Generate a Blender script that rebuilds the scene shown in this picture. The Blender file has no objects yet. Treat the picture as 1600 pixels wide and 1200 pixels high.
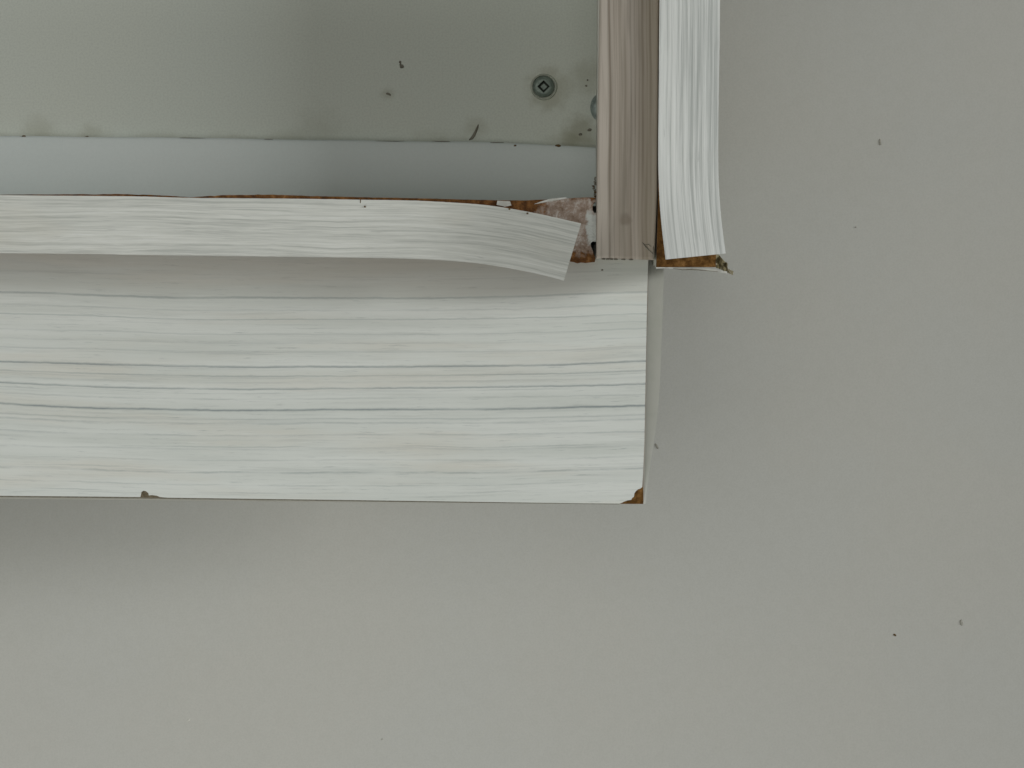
import bpy, bmesh, math, random
from mathutils import Vector, noise as mnoise

# ------------------------------------------------------------------ camera, world, lamps
S = bpy.context.scene
C = S.collection
D = 0.755            # metres from the lens to the cabinet front
SC = 0.0002          # metres per photo pixel on the cabinet front
PX, PY = 912.0, 350.0   # the optical axis, in photo pixels

cam = bpy.data.cameras.new('camera')
cam.sensor_width = 36.0
cam.lens = 36.0 * D / (1600 * SC)
cam.shift_x = (800 - PX) / 1600
cam.shift_y = (PY - 600) / 1600
cam.clip_start = 0.02
cam.clip_end = 50
co = bpy.data.objects.new('camera', cam)
co.location = (0, -D, 0)
co.rotation_euler = (math.radians(90), 0, 0)
C.objects.link(co)
S.camera = co

w = bpy.data.worlds.new('World')
S.world = w
w.use_nodes = True
bg = w.node_tree.nodes['Background']
bg.inputs[0].default_value = (0.97, 1.0, 0.95, 1)
bg.inputs[1].default_value = 0.02

def lamp(name, loc, target, sx, sy, power, col):
    l = bpy.data.lights.new(name, 'AREA')
    l.shape = 'RECTANGLE'
    l.size, l.size_y, l.energy, l.color = sx, sy, power, col
    o = bpy.data.objects.new(name, l)
    o.location = loc
    o.rotation_euler = (Vector(target) - Vector(loc)).to_track_quat('-Z', 'Y').to_euler()
    C.objects.link(o)

lamp('window_light', (5.3, -2.2, 1.05), (0.0, 0.03, -0.05), 2.9, 0.9, 196, (0.975, 0.99, 0.99))
lamp('room_fill', (-0.85, -2.4, 0.15), (-0.03, 0.05, -0.05), 2.8, 2.0, 17.5, (0.99, 1.0, 0.95))  # added fill standing in for room bounce, no such source known
lamp('low_fill', (-0.16, -0.34, -0.47), (-0.06, 0.05, -0.1), 0.5, 0.3, 1.15, (0.985, 1.0, 0.97))  # added fill to brighten the lower wall, no such source known

S.view_settings.view_transform = 'Standard'
S.view_settings.look = 'None'
S.view_settings.exposure = 0
S.view_settings.gamma = 1

# ------------------------------------------------------------------ helpers
def P(px, py, d=0.0):
    k = SC * (D + d) / D
    return Vector(((px - PX) * k, d, (PY - py) * k))

def link(name, me, mat=None, parent=None):
    o = bpy.data.objects.new(name, me)
    C.objects.link(o)
    if mat:
        me.materials.append(mat)
    if parent:
        o.parent = parent
    return o

def finish(bm, name, mat, parent, smooth=False):
    bmesh.ops.recalc_face_normals(bm, faces=bm.faces)
    me = bpy.data.meshes.new(name)
    bm.to_mesh(me)
    bm.free()
    if smooth:
        for p in me.polygons:
            p.use_smooth = True
    return link(name, me, mat, parent)

def uv_front(bm, d0):
    """UV in thousandths of a photo pixel as it lies on the board's front plane."""
    uv = bm.loops.layers.uv.verify()
    k = SC * (D + d0) / D
    bm.normal_update()
    for f in bm.faces:
        n = f.normal
        for l in f.loops:
            c = l.vert.co
            u = c.x / k + PX
            v = PY - c.z / k
            dd = (c.y - d0) / k
            if abs(n.x) > 0.8:
                u += dd
            elif abs(n.z) > 0.8:
                v -= dd
            l[uv].uv = (u / 1000, v / 1000)

def prism(name, poly, d0, d1, mat, parent, bevel=0.0):
    """a board: outline on its front plane, straight back to depth d1"""
    bm = bmesh.new()
    vs = [bm.verts.new(P(x, y, d0)) for x, y in poly]
    f = bm.faces.new(vs)
    r = bmesh.ops.extrude_face_region(bm, geom=[f])
    for v in r['geom']:
        if isinstance(v, bmesh.types.BMVert):
            v.co.y = d1
    bmesh.ops.recalc_face_normals(bm, faces=bm.faces)
    if bevel:
        es = [e for e in bm.edges if all(abs(v.co.y - d0) < 1e-7 for v in e.verts)]
        bmesh.ops.bevel(bm, geom=es, offset=bevel, segments=3, affect='EDGES', profile=0.5)
    big = [f for f in bm.faces if len(f.verts) > 4]
    if big:
        bmesh.ops.triangulate(bm, faces=big)
    uv_front(bm, d0)
    return finish(bm, name, mat, parent)

def interp(pts, t):
    """smooth (Catmull-Rom on x=t) interpolation through (t, value) pairs"""
    n = len(pts)
    if t <= pts[0][0]:
        a, b = pts[0], pts[1]
        return a[1] + (b[1] - a[1]) * (t - a[0]) / (b[0] - a[0])
    for i in range(n - 1):
        if t <= pts[i + 1][0]:
            x0, x1 = pts[i][0], pts[i + 1][0]
            y0, y1 = pts[i][1], pts[i + 1][1]
            m0 = (y1 - pts[i - 1][1]) / (x1 - pts[i - 1][0]) if i > 0 else (y1 - y0) / (x1 - x0)
            m1 = (pts[i + 2][1] - y0) / (pts[i + 2][0] - x0) if i + 2 < n else (y1 - y0) / (x1 - x0)
            h = x1 - x0
            s = (t - x0) / h
            return ((2*s**3 - 3*s*s + 1) * y0 + (s**3 - 2*s*s + s) * h * m0
                    + (-2*s**3 + 3*s*s) * y1 + (s**3 - s*s) * h * m1)
    return pts[-1][1]

def film(name, A, B, mat, parent, thick=0.0005, n=90, m=8, bow=0.0, ulen=None, rough=0.0, seed=0, u0=0.0):
    """thin strip between two edge curves; A, B are lists of (px, py, depth)"""
    def curve(K):
        ts = [i / (len(K) - 1) for i in range(len(K))]
        return lambda t: tuple(interp([(ts[i], K[i][c]) for i in range(len(K))], t) for c in range(3))
    ca, cb = curve(A), curve(B)
    bm = bmesh.new()
    uv = bm.loops.layers.uv.verify()
    rows = []
    s, prev = u0, None
    width = (P(*ca(0)) - P(*cb(0))).length / SC
    for i in range(n + 1):
        t = i / n
        a, b = ca(t), cb(t)
        ja = rough * (mnoise.noise(Vector((i * 0.9, seed, 0))))
        jb = rough * (mnoise.noise(Vector((i * 0.9, seed + 7, 0))))
        a = (a[0] + ja, a[1] + ja, a[2]); b = (b[0] + jb, b[1] + jb, b[2])
        mid = tuple((a[c] + b[c]) / 2 for c in range(3))
        mp = P(*mid)
        if prev is not None:
            s += (mp - prev).length / SC
        prev = mp
        row = []
        for j in range(m + 1):
            q = j / m
            p = [a[c] + (b[c] - a[c]) * q for c in range(3)]
            p[2] -= bow * 4 * q * (1 - q) * t * t
            row.append((bm.verts.new(P(*p)), bm.verts.new(P(*p) + Vector((0, thick, 0))), s / 1000, q * width / 1000))
        rows.append(row)
    def quad(vs, uvs):
        f = bm.faces.new(vs)
        f.smooth = True
        for l, c in zip(f.loops, uvs):
            l[uv].uv = c
    for i in range(n):
        for j in range(m):
            q = [rows[i][j], rows[i+1][j], rows[i+1][j+1], rows[i][j+1]]
            uvs = [(a[2], a[3]) for a in q]
            quad([a[0] for a in q], uvs)
            quad([a[1] for a in reversed(q)], list(reversed(uvs)))
        for j in (0, m):
            q = [rows[i][j], rows[i+1][j]]
            quad([q[0][0], q[1][0], q[1][1], q[0][1]], [(q[0][2], q[0][3]), (q[1][2], q[1][3])] * 2)
    for i in (0, n):
        for j in range(m):
            q = [rows[i][j], rows[i][j+1]]
            quad([q[0][0], q[1][0], q[1][1], q[0][1]], [(q[0][2], q[0][3]), (q[1][2], q[1][3])] * 2)
    bm.edges.index_update()
    o = finish(bm, name, mat, parent)
    for e in o.data.edges:
        pass
    o.data.set_sharp_from_angle(angle=math.radians(40))
    return o

def tube(name, pts, r, mat, parent, k=6, flat=1.0):
    """a thin hair or smear, tapering to both ends"""
    bm = bmesh.new()
    rings = []
    V = [P(*p) for p in pts]
    for i, c in enumerate(V):
        t = (V[min(i+1, len(V)-1)] - V[max(i-1, 0)]).normalized()
        n = Vector((0, 1, 0)).cross(t).normalized()
        b = t.cross(n)
        rr = r[i] if isinstance(r, (list, tuple)) else r
        rings.append([bm.verts.new(c + n * (rr * math.cos(a)) + b * (rr * flat * math.sin(a)))
                      for a in [2 * math.pi * j / k for j in range(k)]])
    for i in range(len(rings) - 1):
        for j in range(k):
            bm.faces.new((rings[i][j], rings[i][(j+1) % k], rings[i+1][(j+1) % k], rings[i+1][j]))
    bm.faces.new(rings[0]); bm.faces.new(rings[-1])
    return finish(bm, name, mat, parent, True)

def blob(name, px, py, d, rx, ry, rd, mat, parent, rot=0.0, seed=0):
    """a crumb of dirt: a lumpy flattened ball sitting on the surface at depth d"""
    bm = bmesh.new()
    bmesh.ops.create_icosphere(bm, subdivisions=2, radius=1)
    c = P(px, py, d)
    ca, sa = math.cos(rot), math.sin(rot)
    for v in bm.verts:
        k = 1 + 0.45 * mnoise.noise(v.co * 1.6 + Vector((seed * 3.1, 0, 0)))
        x, y, z = v.co.x * rx * SC * k, v.co.y * rd * k, v.co.z * ry * SC * k
        v.co = c + Vector((x * ca - z * sa, y, x * sa + z * ca))
    return finish(bm, name, mat, parent, True)

# ------------------------------------------------------------------ materials
def lin(r, g, b):
    f = lambda c: c / 255 / 12.92 if c / 255 <= 0.04045 else ((c / 255 + 0.055) / 1.055) ** 2.4
    return (f(r), f(g), f(b), 1)

def line_stops(lines, lo, hi):
    """colour-ramp stops that give one soft dark line per (position, half width, depth)"""
    out = [(0.0, 0.0)]
    for p, hw, a in sorted(lines):
        for q, v in ((p - hw, 0.0), (p, a), (p + hw, 0.0)):
            out.append(((q - lo) / (hi - lo), v))
    return out

class G:
    """small node-graph writer"""
    def __init__(s, name, rough=0.5, spec=0.4):
        s.m = bpy.data.materials.new(name)
        s.m.use_nodes = True
        s.t = s.m.node_tree
        s.b = s.t.nodes['Principled BSDF']
        s.b.inputs['Roughness'].default_value = rough
        s.b.inputs['Specular IOR Level'].default_value = spec
        uv = s.t.nodes.new('ShaderNodeUVMap')
        sep = s.t.nodes.new('ShaderNodeSeparateXYZ')
        s.t.links.new(uv.outputs[0], sep.inputs[0])
        s.u, s.v = sep.outputs[0], sep.outputs[1]
        geo = s.t.nodes.new('ShaderNodeTexCoord')
        s.obj = geo.outputs['Object']
    def put(s, sock, val):
        if hasattr(val, 'links'):
            s.t.links.new(val, sock)
        else:
            sock.default_value = val
    def math(s, op, a, b=0.0, c=0.0, clamp=False):
        n = s.t.nodes.new('ShaderNodeMath')
        n.operation = op
        n.use_clamp = clamp
        for i, x in enumerate((a, b, c)):
            s.put(n.inputs[i], x)
        return n.outputs[0]
    def vec(s, x, y, z=0.0):
        n = s.t.nodes.new('ShaderNodeCombineXYZ')
        for i, q in enumerate((x, y, z)):
            s.put(n.inputs[i], q)
        return n.outputs[0]
    def noise(s, vec, scale=1.0, detail=3.0, rough=0.5, dist=0.0):
        n = s.t.nodes.new('ShaderNodeTexNoise')
        s.put(n.inputs['Vector'], vec)
        n.inputs['Scale'].default_value = scale
        n.inputs['Detail'].default_value = detail
        n.inputs['Roughness'].default_value = rough
        n.inputs['Distortion'].default_value = dist
        return n.outputs[0]
    def uvnoise(s, su, sv, seed=0.0, detail=3.0, rough=0.5, v=None, dist=0.0):
        return s.noise(s.vec(s.math('MULTIPLY', s.u, su), s.math('MULTIPLY', v or s.v, sv), seed), 1.0, detail, rough, dist)
    def ramp(s, x, stops, interp='LINEAR'):
        n = s.t.nodes.new('ShaderNodeValToRGB')
        n.color_ramp.interpolation = interp
        s.put(n.inputs[0], x)
        e = n.color_ramp.elements
        while len(e) < len(stops):
            e.new(0.5)
        for q, (p, c) in zip(e, stops):
            q.position = p
            q.color = c if isinstance(c, tuple) else (c, c, c, 1)
        return n.outputs[0]
    def map(s, x, a, b, c=0.0, d=1.0, smooth=True):
        n = s.t.nodes.new('ShaderNodeMapRange')
        n.interpolation_type = 'SMOOTHSTEP' if smooth else 'LINEAR'
        s.put(n.inputs[0], x)
        for i, q in enumerate((a, b, c, d)):
            n.inputs[1 + i].default_value = q
        return n.outputs[0]
    def mix(s, f, a, b, mode='MIX'):
        n = s.t.nodes.new('ShaderNodeMix')
        n.data_type = 'RGBA'
        n.blend_type = mode
        s.put(n.inputs[0], f)
        s.put(n.inputs[6], a)
        s.put(n.inputs[7], b)
        return n.outputs[2]
    def lines(s, v, lo, hi, n, seed, hw, wob, brk=(3.0, 25.0), lo_b=0.0, blo=0.36, bhi=0.58):
        """n crisp printed grain lines across lo..hi, each fading in and out along the grain"""
        r = random.Random(seed)
        w_ = s.math('MULTIPLY', s.math('SUBTRACT', s.uvnoise(2.2, 10, seed + .3, 3, 0.6), 0.5), wob)
        x = s.map(s.math('ADD', v, w_), lo, hi, smooth=False)
        st, p = [], lo
        step = (hi - lo) / (n + .5)
        L = [(lo + step * (k + .75 + r.uniform(-.3, .3)), hw * r.uniform(.7, 1.3), r.uniform(.45, 1.0)) for k in range(n)]
        m = s.ramp(x, line_stops(L, lo, hi))
        return s.math('MULTIPLY', m, s.map(s.uvnoise(brk[0], brk[1], seed + .7, 4, 0.6), blo, bhi, lo_b, 1.0))
    def spot(s, x, y, r0, r1, amp, seed=0.0):
        """soft stain round a point of the board (photo pixels)"""
        wob = s.uvnoise(60, 60, seed, 3)
        dx = s.math('SUBTRACT', s.u, x / 1000)
        dy = s.math('SUBTRACT', s.v, y / 1000)
        d = s.math('SQRT', s.math('ADD', s.math('MULTIPLY', dx, dx), s.math('MULTIPLY', dy, dy)))
        d = s.math('ADD', d, s.math('MULTIPLY', s.math('SUBTRACT', wob, 0.5), r1 / 1000 * 0.8))
        return s.map(d, r0 / 1000, r1 / 1000, amp, 0.0)
    def done(s, col, bump=None, strength=0.2, dist=0.0003, rough=None):
        s.put(s.b.inputs['Base Color'], col)
        if rough is not None:
            s.put(s.b.inputs['Roughness'], rough)
        if bump is not None:
            n = s.t.nodes.new('ShaderNodeBump')
            n.inputs['Strength'].default_value = strength
            n.inputs['Distance'].default_value = dist
            s.put(n.inputs['Height'], bump)
            s.t.links.new(n.outputs[0], s.b.inputs['Normal'])
        return s.m

def laminate_board():
    g = G('whitewashed_laminate', 0.42, 0.35)
    slope = g.math('MULTIPLY', g.u, 0.0055)
    warp = g.math('MULTIPLY', g.math('SUBTRACT', g.uvnoise(2.4, 6, 1.0, 2), 0.5), 0.013)
    warp2 = g.math('MULTIPLY', g.math('SUBTRACT', g.uvnoise(38, 60, 2.0, 3, 0.6), 0.5), 0.0030)
    cu = g.math('SUBTRACT', g.u, 0.45)
    bowed = g.math('MULTIPLY', g.math('MULTIPLY', cu, cu), 0.035)
    vv = g.math('ADD', g.math('ADD', g.math('SUBTRACT', g.v, slope), bowed), g.math('ADD', warp, warp2))
    broad = g.uvnoise(1.3, 26, 3.0, 3, 0.55, vv)
    fine = g.uvnoise(14, 330, 4.0, 4, 0.65, vv)
    mid = g.uvnoise(4.5, 95, 5.0, 4, 0.6, vv)
    col = g.mix(g.map(broad, 0.32, 0.68), lin(210, 214, 208), lin(224, 227, 222))
    warm = g.map(g.uvnoise(1.8, 18, 9.0, 3, 0.5, vv), 0.47, 0.68, 0.0, 0.5)
    col = g.mix(warm, col, lin(214, 209, 196))
    col = g.mix(g.map(mid, 0.50, 0.78, 0.0, 0.34), col, lin(176, 180, 174))
    col = g.mix(g.map(fine, 0.52, 0.82, 0.0, 0.40), col, lin(178, 182, 176))
    col = g.mix(g.map(fine, 0.25, 0.45, 0.35, 0.0), col, lin(232, 235, 231))
    # long printed grain lines
    A = [(0.463, .0023, .75), (0.497, .0015, .45), (0.520, .0014, .35), (0.548, .0015, .40), (0.5715, .0021, .95),
         (0.586, .0017, .5), (0.606, .0019, .85), (0.639, .0023, .95), (0.6535, .0015, .45)]
    B = [(0.4825, .0014, .30), (0.534, .0014, .3), (0.596, .0013, .4), (0.6215, .0014, .4), (0.660, .0017, .55), (0.6785, .0018, .45),
         (0.7005, .0014, .4), (0.717, .0014, .3), (0.7365, .0018, .65), (0.7565, .0014, .4)]
    x = g.map(vv, 0.40, 0.80, smooth=False)
    brk1 = g.map(g.uvnoise(6.0, 40, 6.0, 5, 0.7), 0.30, 0.58, 0.45, 1.0)
    brk2 = g.map(g.uvnoise(9.0, 50, 7.0, 5, 0.7), 0.36, 0.60, 0.2, 1.0)
    la = g.math('MULTIPLY', g.ramp(x, line_stops(A, .40, .80)), brk1)
    lb = g.math('MULTIPLY', g.ramp(x, line_stops(B, .40, .80)), brk2)
    ln = g.math('MAXIMUM', la, lb)
    # short ticks of grain between them
    tick = g.map(g.uvnoise(17, 300, 8.0, 4, 0.7, vv), 0.58, 0.74, 0.0, 0.42)
    ln = g.math('MAXIMUM', ln, tick)
    for sd, am in ((41, .50), (45, .42), (49, .38)):
        fb = g.lines(vv, 0.41, 0.79, 10, sd, 0.0013, 0.010, (7.0, 60.0), 0.0, 0.44, 0.66)
        ln = g.math('MAXIMUM', ln, g.math('MULTIPLY', fb, am))
    col = g.mix(ln, col, lin(122, 133, 136))
    top_shade = g.math('MULTIPLY', g.map(vv, 0.459, 0.4665, 1, 0), g.map(g.u, 0.25, 0.75, 0.15, 0.42))  # overhang shade mixed into the print colour along the top, stronger rightwards
    col = g.mix(top_shade, col, lin(178, 176, 166))
    h = g.math('SUBTRACT', g.math('MULTIPLY', fine, 0.5), g.math('MULTIPLY', ln, 0.8))
    return g.done(col, h, 0.25, 0.0003)

def band_print(name, across, light, dark, pale, amp, soft=1.0, rough=0.45, bump=0.3, yellow=0.25, wide=30, run=1.0, nl=2, famp=0.65, lw=0.0012):
    """wood-print edge banding; the grain runs along u"""
    g = G(name, rough, 0.35)
    warp = g.math('MULTIPLY', g.math('SUBTRACT', g.uvnoise(4.0, 14, 1.3, 2), 0.5), 0.016 * soft)
    warp2 = g.math('MULTIPLY', g.math('SUBTRACT', g.uvnoise(22, 40, 2.3, 2), 0.5), 0.0030 * soft)
    vv = g.math('ADD', g.v, g.math('ADD', warp, warp2))
    a = g.uvnoise(4.0 * run, across, 3.3, 3, 0.6, vv)
    b = g.uvnoise(13.0 * run, across * 2.4, 4.3, 3, 0.65, vv)
    c = g.uvnoise(2.0, wide, 5.3, 2, 0.5, vv)
    t = g.math('ADD', g.math('MULTIPLY', a, 0.42), g.math('ADD', g.math('MULTIPLY', b, 0.38), g.math('MULTIPLY', c, 0.2)))
    col = g.mix(g.map(t, 0.43, 0.66, 0.0, amp), light, dark)
    col = g.mix(g.map(t, 0.46, 0.33, 0.0, 0.8), col, pale)
    for sd in range(nl):
        fb = g.lines(vv, -0.004, 0.102, 10, 20 + sd * 3, lw, 0.012 * soft + 0.002, (11.0 * run, 90.0), 0.0, 0.38, 0.64)
        col = g.mix(g.math('MULTIPLY', fb, famp), col, dark)
    fl = g.map(g.uvnoise(24, across * 2.2, 6.3, 2, 0.5, vv), 0.66, 0.78, 0.0, 0.45)
    col = g.mix(fl, col, dark)
    col = g.mix(g.map(g.uvnoise(5, 12, 7.3, 3), 0.52, 0.75, 0.0, yellow), col, lin(206, 196, 172))
    h = g.math('SUBTRACT', 1.0, t)
    return g.done(col, h, bump, 0.0005)

def brown_print():
    g = G('greige_wood_print', 0.5, 0.3)
    warp = g.math('MULTIPLY', g.math('SUBTRACT', g.uvnoise(10, 4, 1.7, 2), 0.5), 0.008)
    uu = g.math('ADD', g.u, warp)
    # the grain runs down the board, so swap the roles of u and v
    def nz(su, sv, seed, d=3):
        return g.noise(g.vec(g.math('MULTIPLY', uu, su), g.math('MULTIPLY', g.v, sv), seed), 1.0, d, 0.55)
    a = nz(85, 1.6, 2.7)
    b = nz(360, 9, 3.7)
    c = nz(32, 1.0, 4.7, 2)
    col = g.mix(g.map(c, 0.38, 0.64), lin(198, 188, 176), lin(181, 169, 155))
    col = g.mix(g.map(a, 0.5, 0.72, 0.0, 0.65), col, lin(146, 136, 121))
    col = g.mix(g.map(b, 0.46, 0.76, 0.0, 0.5), col, lin(154, 144, 131))
    # printed grain lines at their places across the board
    x = g.map(uu, 0.930, 1.030, smooth=False)
    L = [(0.952, .0032, .8), (0.9595, .0016, .35), (0.967, .0014, .25), (0.985, .0026, .55), (0.9915, .0015, .4), (0.9975, .0013, .3), (1.004, .0030, .7), (1.0105, .0015, .35), (1.016, .0024, .6)]
    ln = g.ramp(x, line_stops(L, .930, 1.030))
    brk = g.map(nz(30, 4, 5.7), 0.3, 0.6, 0.35, 1.0)
    col = g.mix(g.math('MULTIPLY', ln, brk), col, lin(120, 108, 93))
    col = g.mix(g.map(uu, 0.990, 1.016, 0, 0.5), col, lin(138, 126, 104))  # shade beside the outer upright, put into the print colour
    # one knot-like smudge near the lower end
    k = g.spot(977, 343, 5, 13, 0.5, 3.0)
    col = g.mix(k, col, lin(132, 120, 104))
    return g.done(col, b, 0.12, 0.0003)

def fibreboard():
    g = G('raw_fibreboard', 0.85, 0.15)
    a = g.noise(g.obj, 420, 5, 0.65)
    b = g.noise(g.obj, 1500, 4, 0.7)
    c = g.noise(g.obj, 110, 3, 0.5)
    col = g.ramp(a, [(0.25, lin(54, 36, 18)), (0.45, lin(98, 68, 32)), (0.6, lin(134, 98, 54)), (0.78, lin(172, 130, 84))])
    col = g.mix(g.map(c, 0.45, 0.65, 0, 0.6), col, lin(88, 58, 24))
    col = g.mix(g.map(b, 0.5, 0.75, 0, 0.4), col, lin(70, 40, 18))
    return g.done(col, g.math('ADD', a, g.math('MULTIPLY', b, 0.5)), 0.7, 0.0008)

def glued_fibreboard():
    """the bared edge of the bottom board, with torn paper and dried glue near the end"""
    g = G('bared_fibreboard_with_glue', 0.7, 0.25)
    a = g.noise(g.obj, 420, 5, 0.65)
    b = g.noise(g.obj, 1400, 4, 0.7)
    col = g.ramp(a, [(0.25, lin(54, 32, 14)), (0.45, lin(98, 62, 28)), (0.62, lin(136, 92, 48)), (0.8, lin(176, 136, 92))])
    col = g.mix(g.map(b, 0.5, 0.75, 0, 0.45), col, lin(66, 42, 22))
    # glue: a pinkish grey film over the middle of the bared end
    wob = g.noise(g.obj, 230, 5, 0.65)
    dx = g.math('DIVIDE', g.math('SUBTRACT', g.u, 0.893), 0.062)
    dy = g.math('DIVIDE', g.math('SUBTRACT', g.v, 0.352), 0.046)
    r = g.math('ADD', g.math('MULTIPLY', dx, dx), g.math('MULTIPLY', dy, dy))
    r = g.math('ADD', r, g.math('MULTIPLY', g.math('SUBTRACT', wob, 0.5), 2.2))
    glue = g.map(r, 0.75, 1.15, 0.93, 0.0)
    gc = g.ramp(g.noise(g.obj, 330, 5, 0.7), [(0.32, lin(116, 94, 74)), (0.5, lin(162, 145, 132)), (0.64, lin(202, 194, 186))])
    gc = g.mix(g.map(g.noise(g.obj, 700, 4, 0.6), 0.56, 0.72, 0, 0.7), gc, lin(134, 100, 68))
    col = g.mix(glue, col, gc)
    # clean whitish paper left beside the upright board
    px = g.math('ADD', g.u, g.math('MULTIPLY', g.math('SUBTRACT', wob, 0.5), 0.03))
    py = g.math('ADD', g.v, g.math('MULTIPLY', g.math('SUBTRACT', g.noise(g.obj, 260, 4, 0.6), 0.5), 0.05))
    m = g.math('MULTIPLY', g.map(px, 0.914, 0.919), g.math('MULTIPLY', g.map(py, 0.328, 0.338), g.map(py, 0.374, 0.384, 1, 0)))
    col = g.mix(m, col, lin(200, 202, 196))
    return g.done(col, g.math('ADD', a, g.math('MULTIPLY', b, 0.6)), 0.6, 0.0008)

def wall_paint():
    g = G('grey_wall_paint', 0.6, 0.25)
    a = g.noise(g.obj, 14, 3, 0.5)
    b = g.noise(g.obj, 260, 4, 0.6)
    c = g.noise(g.obj, 1600, 3, 0.6)
    col = g.mix(g.map(a, 0.35, 0.65), lin(187, 187, 181), lin(188, 187, 180))
    col = g.mix(g.map(b, 0.4, 0.65, 0, 0.12), col, lin(175, 174, 165))
    col = g.mix(g.map(c, 0.35, 0.7, 0, 0.3), col, lin(169, 169, 163))
    h = g.math('ADD', g.math('MULTIPLY', b, 0.8), g.math('MULTIPLY', c, 0.25))
    return g.done(col, h, 0.06, 0.0006)

def back_melamine():
    g = G('grey_green_panel', 0.5, 0.3)
    a = g.noise(g.obj, 16, 3, 0.5)
    c = g.noise(g.obj, 1500, 3, 0.6)
    col = g.mix(g.map(a, 0.35, 0.65), lin(217, 222, 212), lin(218, 222, 211))
    col = g.mix(g.map(c, 0.35, 0.7, 0, 0.3), col, lin(186, 190, 181))
    # grime: round the screw, up from the seam, and a smear in the corner
    for x, y, r0, r1, am, sd in ((858, 140, 14, 46, .42, 1.), (905, 205, 8, 34, .5, 2.), (606, 147, 1, 16, .35, 3.),
                                 (742, 200, 2, 26, .3, 4.), (890, 222, 2, 24, .45, 5.), (60, 208, 4, 40, .3, 6.),
                                 (140, 210, 2, 26, .3, 7.), (500, 210, 3, 60, .18, 8.), (918, 120, 5, 40, .3, 9.)):
        col = g.mix(g.spot(x, y, r0, r1, am, sd), col, lin(150, 147, 120))
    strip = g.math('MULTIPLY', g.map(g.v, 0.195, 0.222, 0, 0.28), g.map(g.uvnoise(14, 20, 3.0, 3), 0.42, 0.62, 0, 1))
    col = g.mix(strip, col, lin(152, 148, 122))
    return g.done(col, c, 0.05, 0.0004)

def rail_melamine():
    g = G('pale_blue_grey_melamine', 0.33, 0.45)
    a = g.noise(g.obj, 22, 3, 0.5)
    c = g.noise(g.obj, 1500, 3, 0.6)
    col = g.mix(g.map(a, 0.35, 0.65), lin(220, 228, 225), lin(223, 230, 227))
    col = g.mix(g.map(c, 0.35, 0.7, 0, 0.15), col, lin(204, 212, 209))
    return g.done(col, c, 0.04, 0.0004)

def plain(name, c1, c2, scale, rough=0.5, metal=0.0, bump=0.2, spec=0.4):
    g = G(name, rough, spec)
    a = g.noise(g.obj, scale, 4, 0.6)
    g.b.inputs['Metallic'].default_value = metal
    return g.done(g.mix(g.map(a, 0.35, 0.65), c1, c2), a, bump, 0.0003)

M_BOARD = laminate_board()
M_HBAND = band_print('pale_wood_banding', 150, lin(220, 221, 214), lin(168, 171, 165), lin(236, 237, 233), 0.65, 0.8, yellow=0.14, nl=3, famp=0.5)
M_VBAND = band_print('white_ribbed_wood_banding', 150, lin(236, 238, 234), lin(178, 182, 178), lin(246, 248, 244), 0.85, 0.12, bump=0.6, yellow=0.04, wide=30, run=0.55, nl=4, famp=0.5, lw=0.0011)
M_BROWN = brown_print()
M_MDF = fibreboard()
M_GLUE = glued_fibreboard()
M_WALL = wall_paint()
M_BACK = back_melamine()
M_RAIL = rail_melamine()
M_WHITE = plain('white_melamine', lin(196, 195, 184), lin(204, 203, 194), 60, 0.45, 0, 0.03)
M_FILM = plain('banding_backing', lin(176, 177, 168), lin(182, 182, 174), 120, 0.5, 0, 0.05)
M_DRIED = plain('dried_glue', lin(150, 140, 108), lin(118, 108, 80), 500, 0.4, 0, 0.4)
M_PAPER = plain('torn_white_paper', lin(214, 214, 208), lin(200, 199, 190), 500, 0.7, 0, 0.3)
M_DIRT = plain('dark_dirt', lin(118, 114, 102), lin(138, 134, 120), 900, 0.8)
M_SPECK = plain('grey_speck', lin(140, 138, 128), lin(158, 156, 146), 900, 0.8)
M_CHIP = plain('grey_brown_chip', lin(128, 116, 96), lin(94, 84, 66), 900, 0.85)
M_RUST = plain('brown_dirt', lin(112, 90, 56), lin(88, 72, 46), 900, 0.8)
M_ZINC = plain('dull_zinc', lin(136, 148, 138), lin(116, 128, 119), 600, 0.42, 0.25, 0.15)
M_ZINC2 = plain('scuffed_zinc', lin(168, 180, 176), lin(132, 144, 138), 700, 0.35, 0.25, 0.3)
M_DARK = plain('socket_shade', lin(38, 46, 38), lin(54, 62, 52), 500, 0.7)  # dark socket walls: the shade of the recess put into the colour
M_WASH = plain('washer_paint', lin(182, 186, 172), lin(160, 164, 150), 500, 0.4, 0.0, 0.2)

# ------------------------------------------------------------------ setting: the wall
D_WALL = 0.132
def wall():
    bm = bmesh.new()
    bmesh.ops.create_grid(bm, x_segments=2, y_segments=2, size=1.0)
    for v in bm.verts:
        v.co = Vector((v.co.x * 2.6, D_WALL, v.co.y * 2.0))
    uv_front(bm, D_WALL)
    o = finish(bm, 'wall', M_WALL, None)
    o['kind'] = 'structure'
    return o
WALL = wall()
for x, y, rx, ry, rot, s in ((1375, 222, 2.3, 5.6, 0.1, 1), (1502, 973, 2.6, 5.2, 0.25, 2), (1337, 355, 1.5, 1.3, 0, 3),
                             (1398, 992, 3.2, 1.7, -0.5, 4), (597, 1155, 1.2, 1.2, 0, 5), (1026, 697, 2.0, 5, 0.5, 6),
                             (295, 1125, 3.5, 1.4, .7, 10)):
    faint = s in (8, 9, 10)
    blob('dirt_speck', x, y, D_WALL, rx * 1.1, ry * 1.1, 0.0003 if not faint else 0.0001,
         M_RUST if s in (4, 9) else (M_WHITE if s == 10 else M_SPECK), WALL, rot, s)

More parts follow.
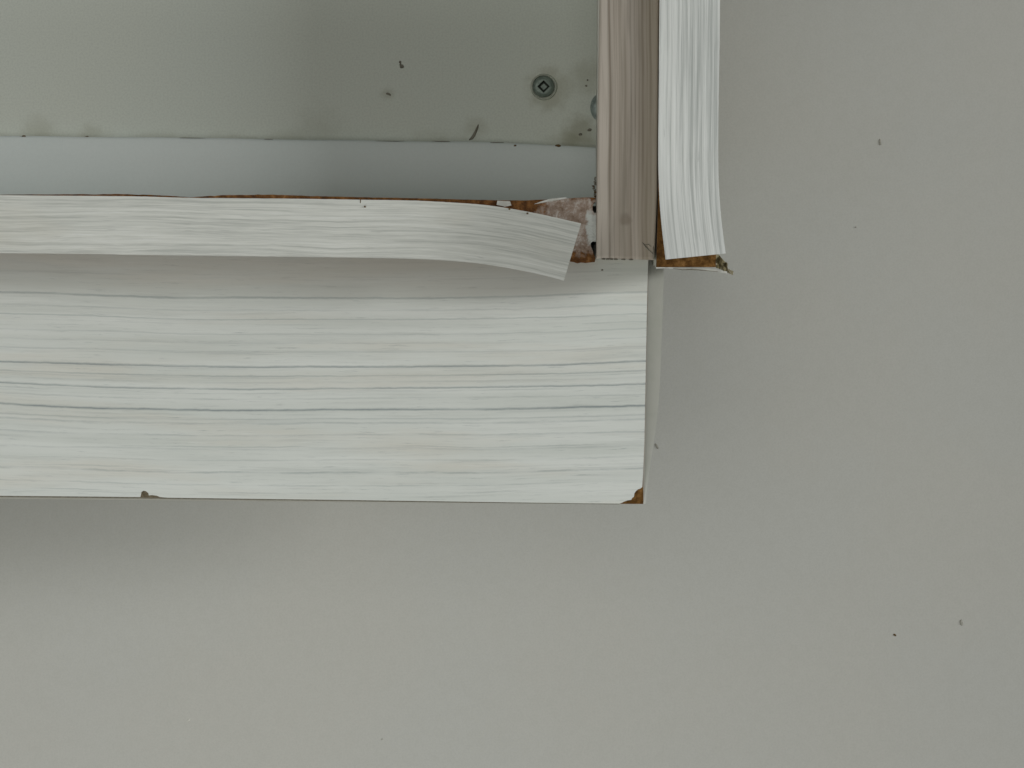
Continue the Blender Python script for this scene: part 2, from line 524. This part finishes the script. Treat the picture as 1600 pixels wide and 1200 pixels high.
# ------------------------------------------------------------------ the cabinet
CAB = bpy.data.objects.new('cabinet', None)
CAB.location = (0, 0, 0)
C.objects.link(CAB)
CAB['label'] = 'worn white wood grain cabinet corner with peeling edge strips against a grey wall'
CAB['category'] = 'cabinet'

LFT, TOP = -2600, -1500      # how far the cabinet goes on beyond the photograph
D_BACK = 0.072

def hy(x, y0, k):            # a nearly level edge through (0, y0)
    return y0 + k * x

# back panel and the pale rail along its foot
back = prism('back_panel', [(LFT, TOP), (938, TOP), (932.5, 300), (LFT, 300)], D_BACK, D_BACK + 0.006, M_BACK, CAB)

def rail():
    prof = [(-1.0, 0), (0.0, .0660), (.04, .0657), (.3, .0657), (.6, .0657), (.9, .0658), (1.05, .0662), (1.15, .0668)]
    bm = bmesh.new()
    uv = bm.loops.layers.uv.verify()
    xs = [LFT, -900, 0] + [60 * i for i in range(1, 16)] + [931]
    grid = []
    for x in xs:
        ya = interp([(-2600, 198), (0, 212.5), (300, 215.5), (560, 219.5), (760, 222), (931, 230)], x) + 1.2 * mnoise.noise(Vector((x * .01, 0, 4)))
        yb = hy(x, 304, 0.0075)
        col = []
        for t, d in prof[1:]:
            col.append(bm.verts.new(P(x, ya + (yb - ya) * t, d)))
        # lip turned back onto the panel behind
        col.insert(0, bm.verts.new(Vector((col[0].co.x, D_BACK - 0.0003, col[0].co.z))))
        grid.append(col)
    for i in range(len(xs) - 1):
        for j in range(len(grid[0]) - 1):
            f = bm.faces.new((grid[i][j], grid[i+1][j], grid[i+1][j+1], grid[i][j+1]))
            f.smooth = j > 0
    uv_front(bm, 0.066)
    o = finish(bm, 'rail', M_RAIL, CAB)
    return o
RAIL = rail()

# bottom board: white body, bared fibreboard front, pale banding that droops away at its end
bottom = prism('bottom_panel', [(LFT, hy(LFT, 316, .0075)), (931.6, 322), (931.6, 398), (LFT, hy(LFT, 386, .0075))], 0.0405, D_WALL - 0.002, M_WHITE, CAB)
rnd = random.Random(4)
top = [(LFT, 286), (-200, 303.5)]
for i in range(0, 150):
    x = i * 6.2
    y = interp([(-10, 304.2), (120, 303.6), (180, 303.2), (260, 305.4), (292, 308.2), (330, 306), (400, 304.2), (470, 305.6), (560, 308),
                (640, 309.5), (760, 312.5), (820, 313), (870, 310.5), (931, 308)], x)
    y += (0.9 if 130 < x < 280 or 330 < x < 520 or x > 840 else 0.3) * mnoise.noise(Vector((x * .11, 1.5, 0)))
    top.append((x, y))
right = [(931, 309), (931, 315), (928, 317), (926.2, 321), (926, 328), (928, 332), (931.2, 333),
         (931.2, 378), (928, 377.2), (924.5, 378.2), (922.6, 381.5), (923.5, 386), (926, 391), (927.6, 397), (930.5, 403),
         (929.5, 409.5), (922, 410.2), (915, 411), (908, 410.2), (902, 411.5), (896, 409.5), (886, 408), (870, 405.5), (600, 402.5), (300, 398), (0, 395), (LFT, 375)]
core = prism('bared_edge', top + right, 0.0, 0.040, M_GLUE, bottom)
core['label'] = 'bared brown fibreboard edge with dried glue'
Z0 = -0.0006
A = [(-2600, 284, Z0), (-1300, 294.5, Z0), (0, 305, Z0), (200, 306.6, Z0), (300, 309, Z0), (440, 310.2, Z0), (560, 312, Z0 - .0002), (640, 313.2, Z0 - .0008),
     (700, 316, -.0026), (760, 320.5, -.0052), (815, 329, -.0085), (862, 338.5, -.0115), (908, 349, -.0150)]
B = [(-2600, 374, Z0), (-1300, 385, Z0), (0, 395.5, Z0), (200, 398, Z0), (300, 399.3, Z0), (440, 401, Z0), (560, 402.6, Z0 - .0004), (632, 404, Z0 - .0016),
     (688, 406.5, -.0036), (742, 411, -.0066), (792, 418.5, -.0105), (838, 427.5, -.0140), (881, 438.5, -.0175)]
band = film('edge_banding', A, B, M_HBAND, bottom, 0.0005, 160, 8, 0.0, rough=0.35, seed=3)
band['label'] = 'pale wood grain edge strip with its end drooping loose'
# a nick in the strip and a flake of the old strip left on the board
tube('nick', [(563.5, 312, -.0007), (563.2, 316, -.0007), (562.6, 319, -.0007)], [.0002, .00022, .00008], M_RUST, bottom)
for x, y, s in ((570, 323, 1), (824, 333.5, 3), (796, 326.5, 2)):
    blob('dirt_speck', x, y, interp([(560, -.0009), (760, -.0055), (826, -.0095)], x), 1.7, 1.5, 0.0002, M_RUST, bottom, 0, s)
prism('paper_flake', [(777, 313.5), (797, 314.5), (799, 321), (789, 323), (776, 320)], -0.0004, 0.0, M_PAPER, bottom)
prism('paper_flake', [(858, 311), (870, 309.5), (884, 308.2), (886, 310), (872, 312.5), (856, 315), (842, 318), (834, 319), (846, 314.5)], -0.0004, 0.0, M_PAPER, bottom)

# inner upright board with greige wood print
side = prism('side_panel', [(944, TOP), (1041, TOP), (1022.5, 406), (931.8, 404.5)], 0.0004, D_WALL - 0.002, M_WHITE, CAB)
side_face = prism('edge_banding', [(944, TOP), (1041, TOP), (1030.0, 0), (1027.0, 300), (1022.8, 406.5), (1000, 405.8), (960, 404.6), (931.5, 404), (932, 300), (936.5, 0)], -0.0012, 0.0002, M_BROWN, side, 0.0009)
side_face['label'] = 'greige wood grain edge of the inner upright board'
# cracks near its lower corner
tube('crack', [(1004, 379, -.0013), (1009, 386, -.0013), (1015, 392, -.0013), (1020.5, 396.5, -.0013)], [.00008, .0002, .00017, .00008], M_DIRT, side)
tube('crack', [(1008, 382.5, -.0013), (1013, 382, -.0013), (1018, 386, -.0013)], [.00005, .00012, .00005], M_DIRT, side)
tube('crack', [(1021, 385.5, -.0013), (1021.5, 393, -.0013), (1021, 405, -.0013)], [.00012, .00022, .0002], M_DIRT, side)
for i, x in enumerate((943, 949, 955, 962, 974, 986)):
    blob('chip', x, 405 + 0.02 * (x - 943), -0.0006, 3.5, 0.9, 0.0006, M_DIRT, side, 0, i)

# outer upright board: bared fibreboard, ribbed white strip peeled from its lower end
END = [(1043, TOP), (1140, TOP), (1124, 0), (1121, 260), (1118.5, 417.5), (1025.5, 417.5), (1028.3, 320), (1030.5, 0)]
endp = prism('end_panel', END, -0.0035, D_WALL - 0.002, M_WHITE, CAB)
ecore = prism('bared_edge', END, -0.0065, -0.00355, M_MDF, endp, 0.0002)
ecore['label'] = 'bared brown fibreboard edge at the foot of the outer board'
D0 = -0.0071
A = [(1043.5, -1500, D0), (1038, -750, D0), (1030.6, 0, D0), (1029.6, 120, D0), (1028.6, 230, D0 - .0006), (1029.5, 290, D0 - .0022), (1033, 345, D0 - .0052), (1040, 405.5, D0 - .0098)]
B = [(1138.5, -1500, D0), (1132, -750, D0), (1125.0, 0, D0), (1123.4, 120, D0), (1122.3, 230, D0 - .0004), (1123.3, 290, D0 - .0016), (1127, 342, D0 - .0040), (1134, 396, D0 - .0078)]
vband = film('edge_banding', B, A, M_VBAND, endp, 0.0006, 140, 10, 0.0, rough=0.3, seed=9)
vband['label'] = 'ribbed white wood grain edge strip curling off at its foot'
# old glue film hanging at the outer foot of the board
film('glue_flap', [(1118.8, 396, -.0063), (1124, 399, -.003), (1129, 405, -.0083), (1134, 409.5, -.003), (1136.5, 411, -.0073), (1137, 419, -.002), (1146, 424, -.001)],
     [(1118.8, 418.5, -.0063), (1122, 419.5, -.0071), (1126, 421, -.003), (1131, 423.5, -.0079), (1136, 426, -.003), (1141, 428, -.0071), (1145, 430, -.002)],
     M_DRIED, endp, 0.0003, 24, 5, 0.0006, rough=1.2, seed=2)
film('torn_film', [(1024.8, 417.6, -.0066), (1050, 418, -.0066), (1080, 419, -.0066), (1110, 420, -.0066), (1136, 424, -.0066)],
     [(1024.8, 419.6, -.0064), (1050, 419.4, -.0064), (1080, 422.2, -.0064), (1110, 423, -.0064), (1136, 427.2, -.0064)],
     M_PAPER, endp, 0.0003, 30, 2, rough=0.7, seed=5)
tube('crack', [(1052, 419.5, -.0068), (1066, 421.5, -.0068), (1082, 421, -.0068), (1100, 422.5, -.0068), (1122, 424.5, -.0068)], [.00008, .00014, .0002, .00012, .00008], M_DIRT, endp)

# plinth board under the cabinet: wood-grain face with two chips, brown core, pale backing
D_PL = 0.028
pl = bpy.data.objects.new('plinth', None)
pl.location = P(500, 788, D_PL)
C.objects.link(pl)
pl.parent = CAB
def under(o):
    o.parent = pl
    o.matrix_parent_inverse.identity()
    o.location = -pl.location
    return o
face_poly = [(LFT, 330), (1013.5, 384), (1011.2, 470), (1007.0, 690), (1004.2, 752), (1003.6, 761),
             (1000.5, 763.5), (997, 764.5), (993.5, 767.5), (991.2, 771), (990.6, 776), (987.6, 778.2), (986.5, 781), (981, 781.8), (975.5, 783.6), (971, 786), (968, 787.0),
             (900, 786.4), (640, 782.6), (400, 779.4), (262, 777.6), (250, 776.6), (245, 774.6), (238, 773.6), (232.6, 774), (231.6, 770.4), (228, 767.4), (224, 766.8), (220.6, 769), (219, 776.6), (120, 775.6), (0, 774.6), (LFT, 744)]
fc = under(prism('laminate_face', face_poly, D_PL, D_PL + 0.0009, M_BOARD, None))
cr = under(prism('board_core', [(LFT, 332), (1013.6, 386), (1007.2, 690), (1004.8, 740), (1005.2, 787.4), (968, 787.3), (640, 783), (400, 779.8), (0, 775), (LFT, 744.5)], D_PL + 0.0012, D_PL + 0.004, M_MDF, None))
under(prism('glue_line', [(LFT, 742), (0, 772), (218, 774.5), (222, 775), (262, 775.5), (400, 777), (640, 780.5), (968, 785.5), (968, 788.1), (640, 784.4), (400, 781.2), (0, 776.6), (LFT, 746)], D_PL + 0.00095, D_PL + 0.00115, M_DIRT, None))
under(prism('chip', [(217.5, 777.4), (219.5, 768.5), (223, 765.5), (229, 766), (233.5, 769.6), (234, 772.6), (246, 773.2), (254, 777.8)], D_PL + 0.00093, D_PL + 0.00098, M_CHIP, None))
bk = under(prism('backing', [(LFT, 334), (1014.0, 388), (1012.2, 470), (1008.4, 690), (1006.2, 787.4), (960, 788), (640, 785), (420, 783.5), (260, 781.8), (0, 779.2), (LFT, 748)], D_PL + 0.0041, D_PL + 0.015, M_WHITE, None))
# its own end strip, sprung open like a door towards the top
sp = film('end_strip', [(1037, 385, D_PL + .0166), (1036.5, 450, D_PL + .0166), (1033.5, 540, D_PL + .0166), (1029, 630, D_PL + .0166), (1021, 695, D_PL + .0166), (1011.8, 755, D_PL + .0166), (1008.8, 787.5, D_PL + .0166)],
          [(1006, 385, D_PL + .0163), (1006, 450, D_PL + .0163), (1005, 540, D_PL + .0163), (1004, 630, D_PL + .0163), (1003, 695, D_PL + .0163), (1002, 755, D_PL + .0163), (1001, 787.5, D_PL + .0163)],
          M_FILM, None, 0.0004, 60, 6, 0.0005)
under(sp)

# screws in the back panel
def screw(name, px, py, d, r, mat, socket=True, washer=True, rot=0.0, tilt=0.0):
    root = bpy.data.objects.new(name, None)
    root.location = P(px, py, d)
    C.objects.link(root)
    root.parent = CAB
    root.rotation_euler = (0.0, 0.0, tilt)
    R = r * SC * (D + d) / D
    n = 48
    prof = [(1.0, 0.0), (1.0, .10), (.96, .24), (.86, .36), (.72, .43), (.60, .455)] if socket else [(1.0, 0), (1.0, .15), (.93, .33), (.78, .5), (.55, .62), (.28, .68), (.02, .70)]
    bm = bmesh.new()
    rings = [[bm.verts.new((R * a * math.cos(2*math.pi*i/n), -R * h, R * a * math.sin(2*math.pi*i/n))) for i in range(n)] for a, h in prof]
    if socket:
        def sq(q, h, soft):
            out = []
            for i in range(n):
                t = 2 * math.pi * i / n
                c, s_ = math.cos(t), math.sin(t)
                k = q / (abs(c) + abs(s_))          # a square standing on its corner
                k = k * (1 - soft) + q * 0.8 * soft
                cr_, sr = math.cos(rot), math.sin(rot)
                x, z = k * c, k * s_
                out.append(bm.verts.new((R * (x * cr_ - z * sr), -R * h, R * (x * sr + z * cr_))))
            return out
        rings += [sq(.60, .455, .12), sq(.55, .41, 0.0), sq(.45, .14, 0.0), sq(.30, .12, 0.0), sq(.02, .11, 0)]
    for i in range(len(rings) - 1):
        for j in range(n):
            f = bm.faces.new((rings[i][j], rings[i][(j+1) % n], rings[i+1][(j+1) % n], rings[i+1][j]))
            f.smooth = True
    bm.faces.new(rings[-1])
    h = finish(bm, 'screw_head', mat, root)
    h.data.set_sharp_from_angle(angle=math.radians(35))
    if socket:
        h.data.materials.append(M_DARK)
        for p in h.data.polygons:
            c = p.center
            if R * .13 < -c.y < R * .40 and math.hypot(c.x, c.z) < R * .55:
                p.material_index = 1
    if washer:
        bm = bmesh.new()
        pr = [(1.04, -.05), (1.06, .16), (1.13, .18), (1.20, .12), (1.24, -.03)]
        rg = [[bm.verts.new((R * a * math.cos(2*math.pi*i/n) * (1 + .012*math.sin(3*i*2*math.pi/n)) + R*.02, -R * hh, R * a * math.sin(2*math.pi*i/n) - R*.03)) for i in range(n)] for a, hh in pr]
        for i in range(len(rg) - 1):
            for j in range(n):
                f = bm.faces.new((rg[i][j], rg[i][(j+1) % n], rg[i+1][(j+1) % n], rg[i+1][j]))
                f.smooth = True
        finish(bm, 'washer_rim', M_WASH, root)
    return root
s1 = screw('screw', 849.5, 135.5, D_BACK, 17.0, M_ZINC, True, True, 0.0)
s1['label'] = 'square-drive screw sunk in the grey back panel'
s2 = screw('screw', 938, 168, D_BACK, 16.5, M_ZINC2, False, False)
s2.scale = (0.95, 1.0, 1.3)
s2['label'] = 'domed screw half hidden behind the upright board'
s3 = screw('screw', 944, 79, D_BACK, 10.5, M_ZINC, False, False)
s3.scale = (1, 1, 1.3)
s3['label'] = 'domed screw almost wholly hidden behind the upright board'

# dirt inside the cabinet: crumbs, a dark curl on the seam, soil along the joints
for x, y, rx, ry, rot, s in ((625, 97, 2.6, 2.0, .5, 1), (628, 104, 4.0, 3.2, .2, 2), (626, 101, 2, 3, 0, 12), (607, 147, 5.0, 2.2, -.4, 3), (921, 203, 4.0, 2.6, .5, 4), (907, 210, 3.2, 2.4, 0, 5),
                             (918, 125, 1.6, 1.4, 0, 6), (916, 134, 1.8, 1.6, 0, 7)):
    blob('dirt_speck', x, y, D_BACK, rx, ry, 0.0004, M_DIRT, back, rot, s)
curl = [(733, 218.5), (737, 216), (740.5, 211.5), (743.5, 205), (746, 199), (747.5, 194.5)]
tube('dark_curl', [(x, y, D_BACK - .0002) for x, y in curl], [.0002, .00045, .0005, .0004, .00035, .0001], M_DIRT, back, 6, 0.4)
for x, y, rx, ry, s, mt in ((37, 212.5, 5, 1.8, 1, M_RUST), (136, 213, 4, 1.2, 2, M_RUST), (805, 227.5, 4, 2.4, 3, M_RUST), (872, 227.5, 6.5, 3.2, 4, M_RUST), (420, 217.5, 10, .8, 5, M_DIRT),
                        (300, 215.5, 30, .6, 6, M_DIRT), (690, 221, 22, .8, 7, M_DIRT), (775, 222.6, 16, 1.0, 8, M_DIRT), (610, 220.5, 30, .6, 9, M_DIRT)):
    blob('dirt_speck', x, y, 0.0658, rx * .75, ry * .7, 0.0003, mt, RAIL, -.015, s)
rnd = random.Random(7)
for i in range(10):
    y = 278 + i * 3.2
    blob('dirt_speck', 930.5 - abs(rnd.gauss(0, 1.6)), y, -0.0004 if y > 308 else 0.006, rnd.uniform(1.2, 3.2), rnd.uniform(1.2, 2.6), 0.0004, rnd.choice((M_DIRT, M_RUST)), RAIL if y <= 308 else bottom, rnd.random() * 3, i)
under(blob('dirt_speck', 941, 422, D_PL, 2, 1.5, .0003, M_DIRT, None, 0, 3))
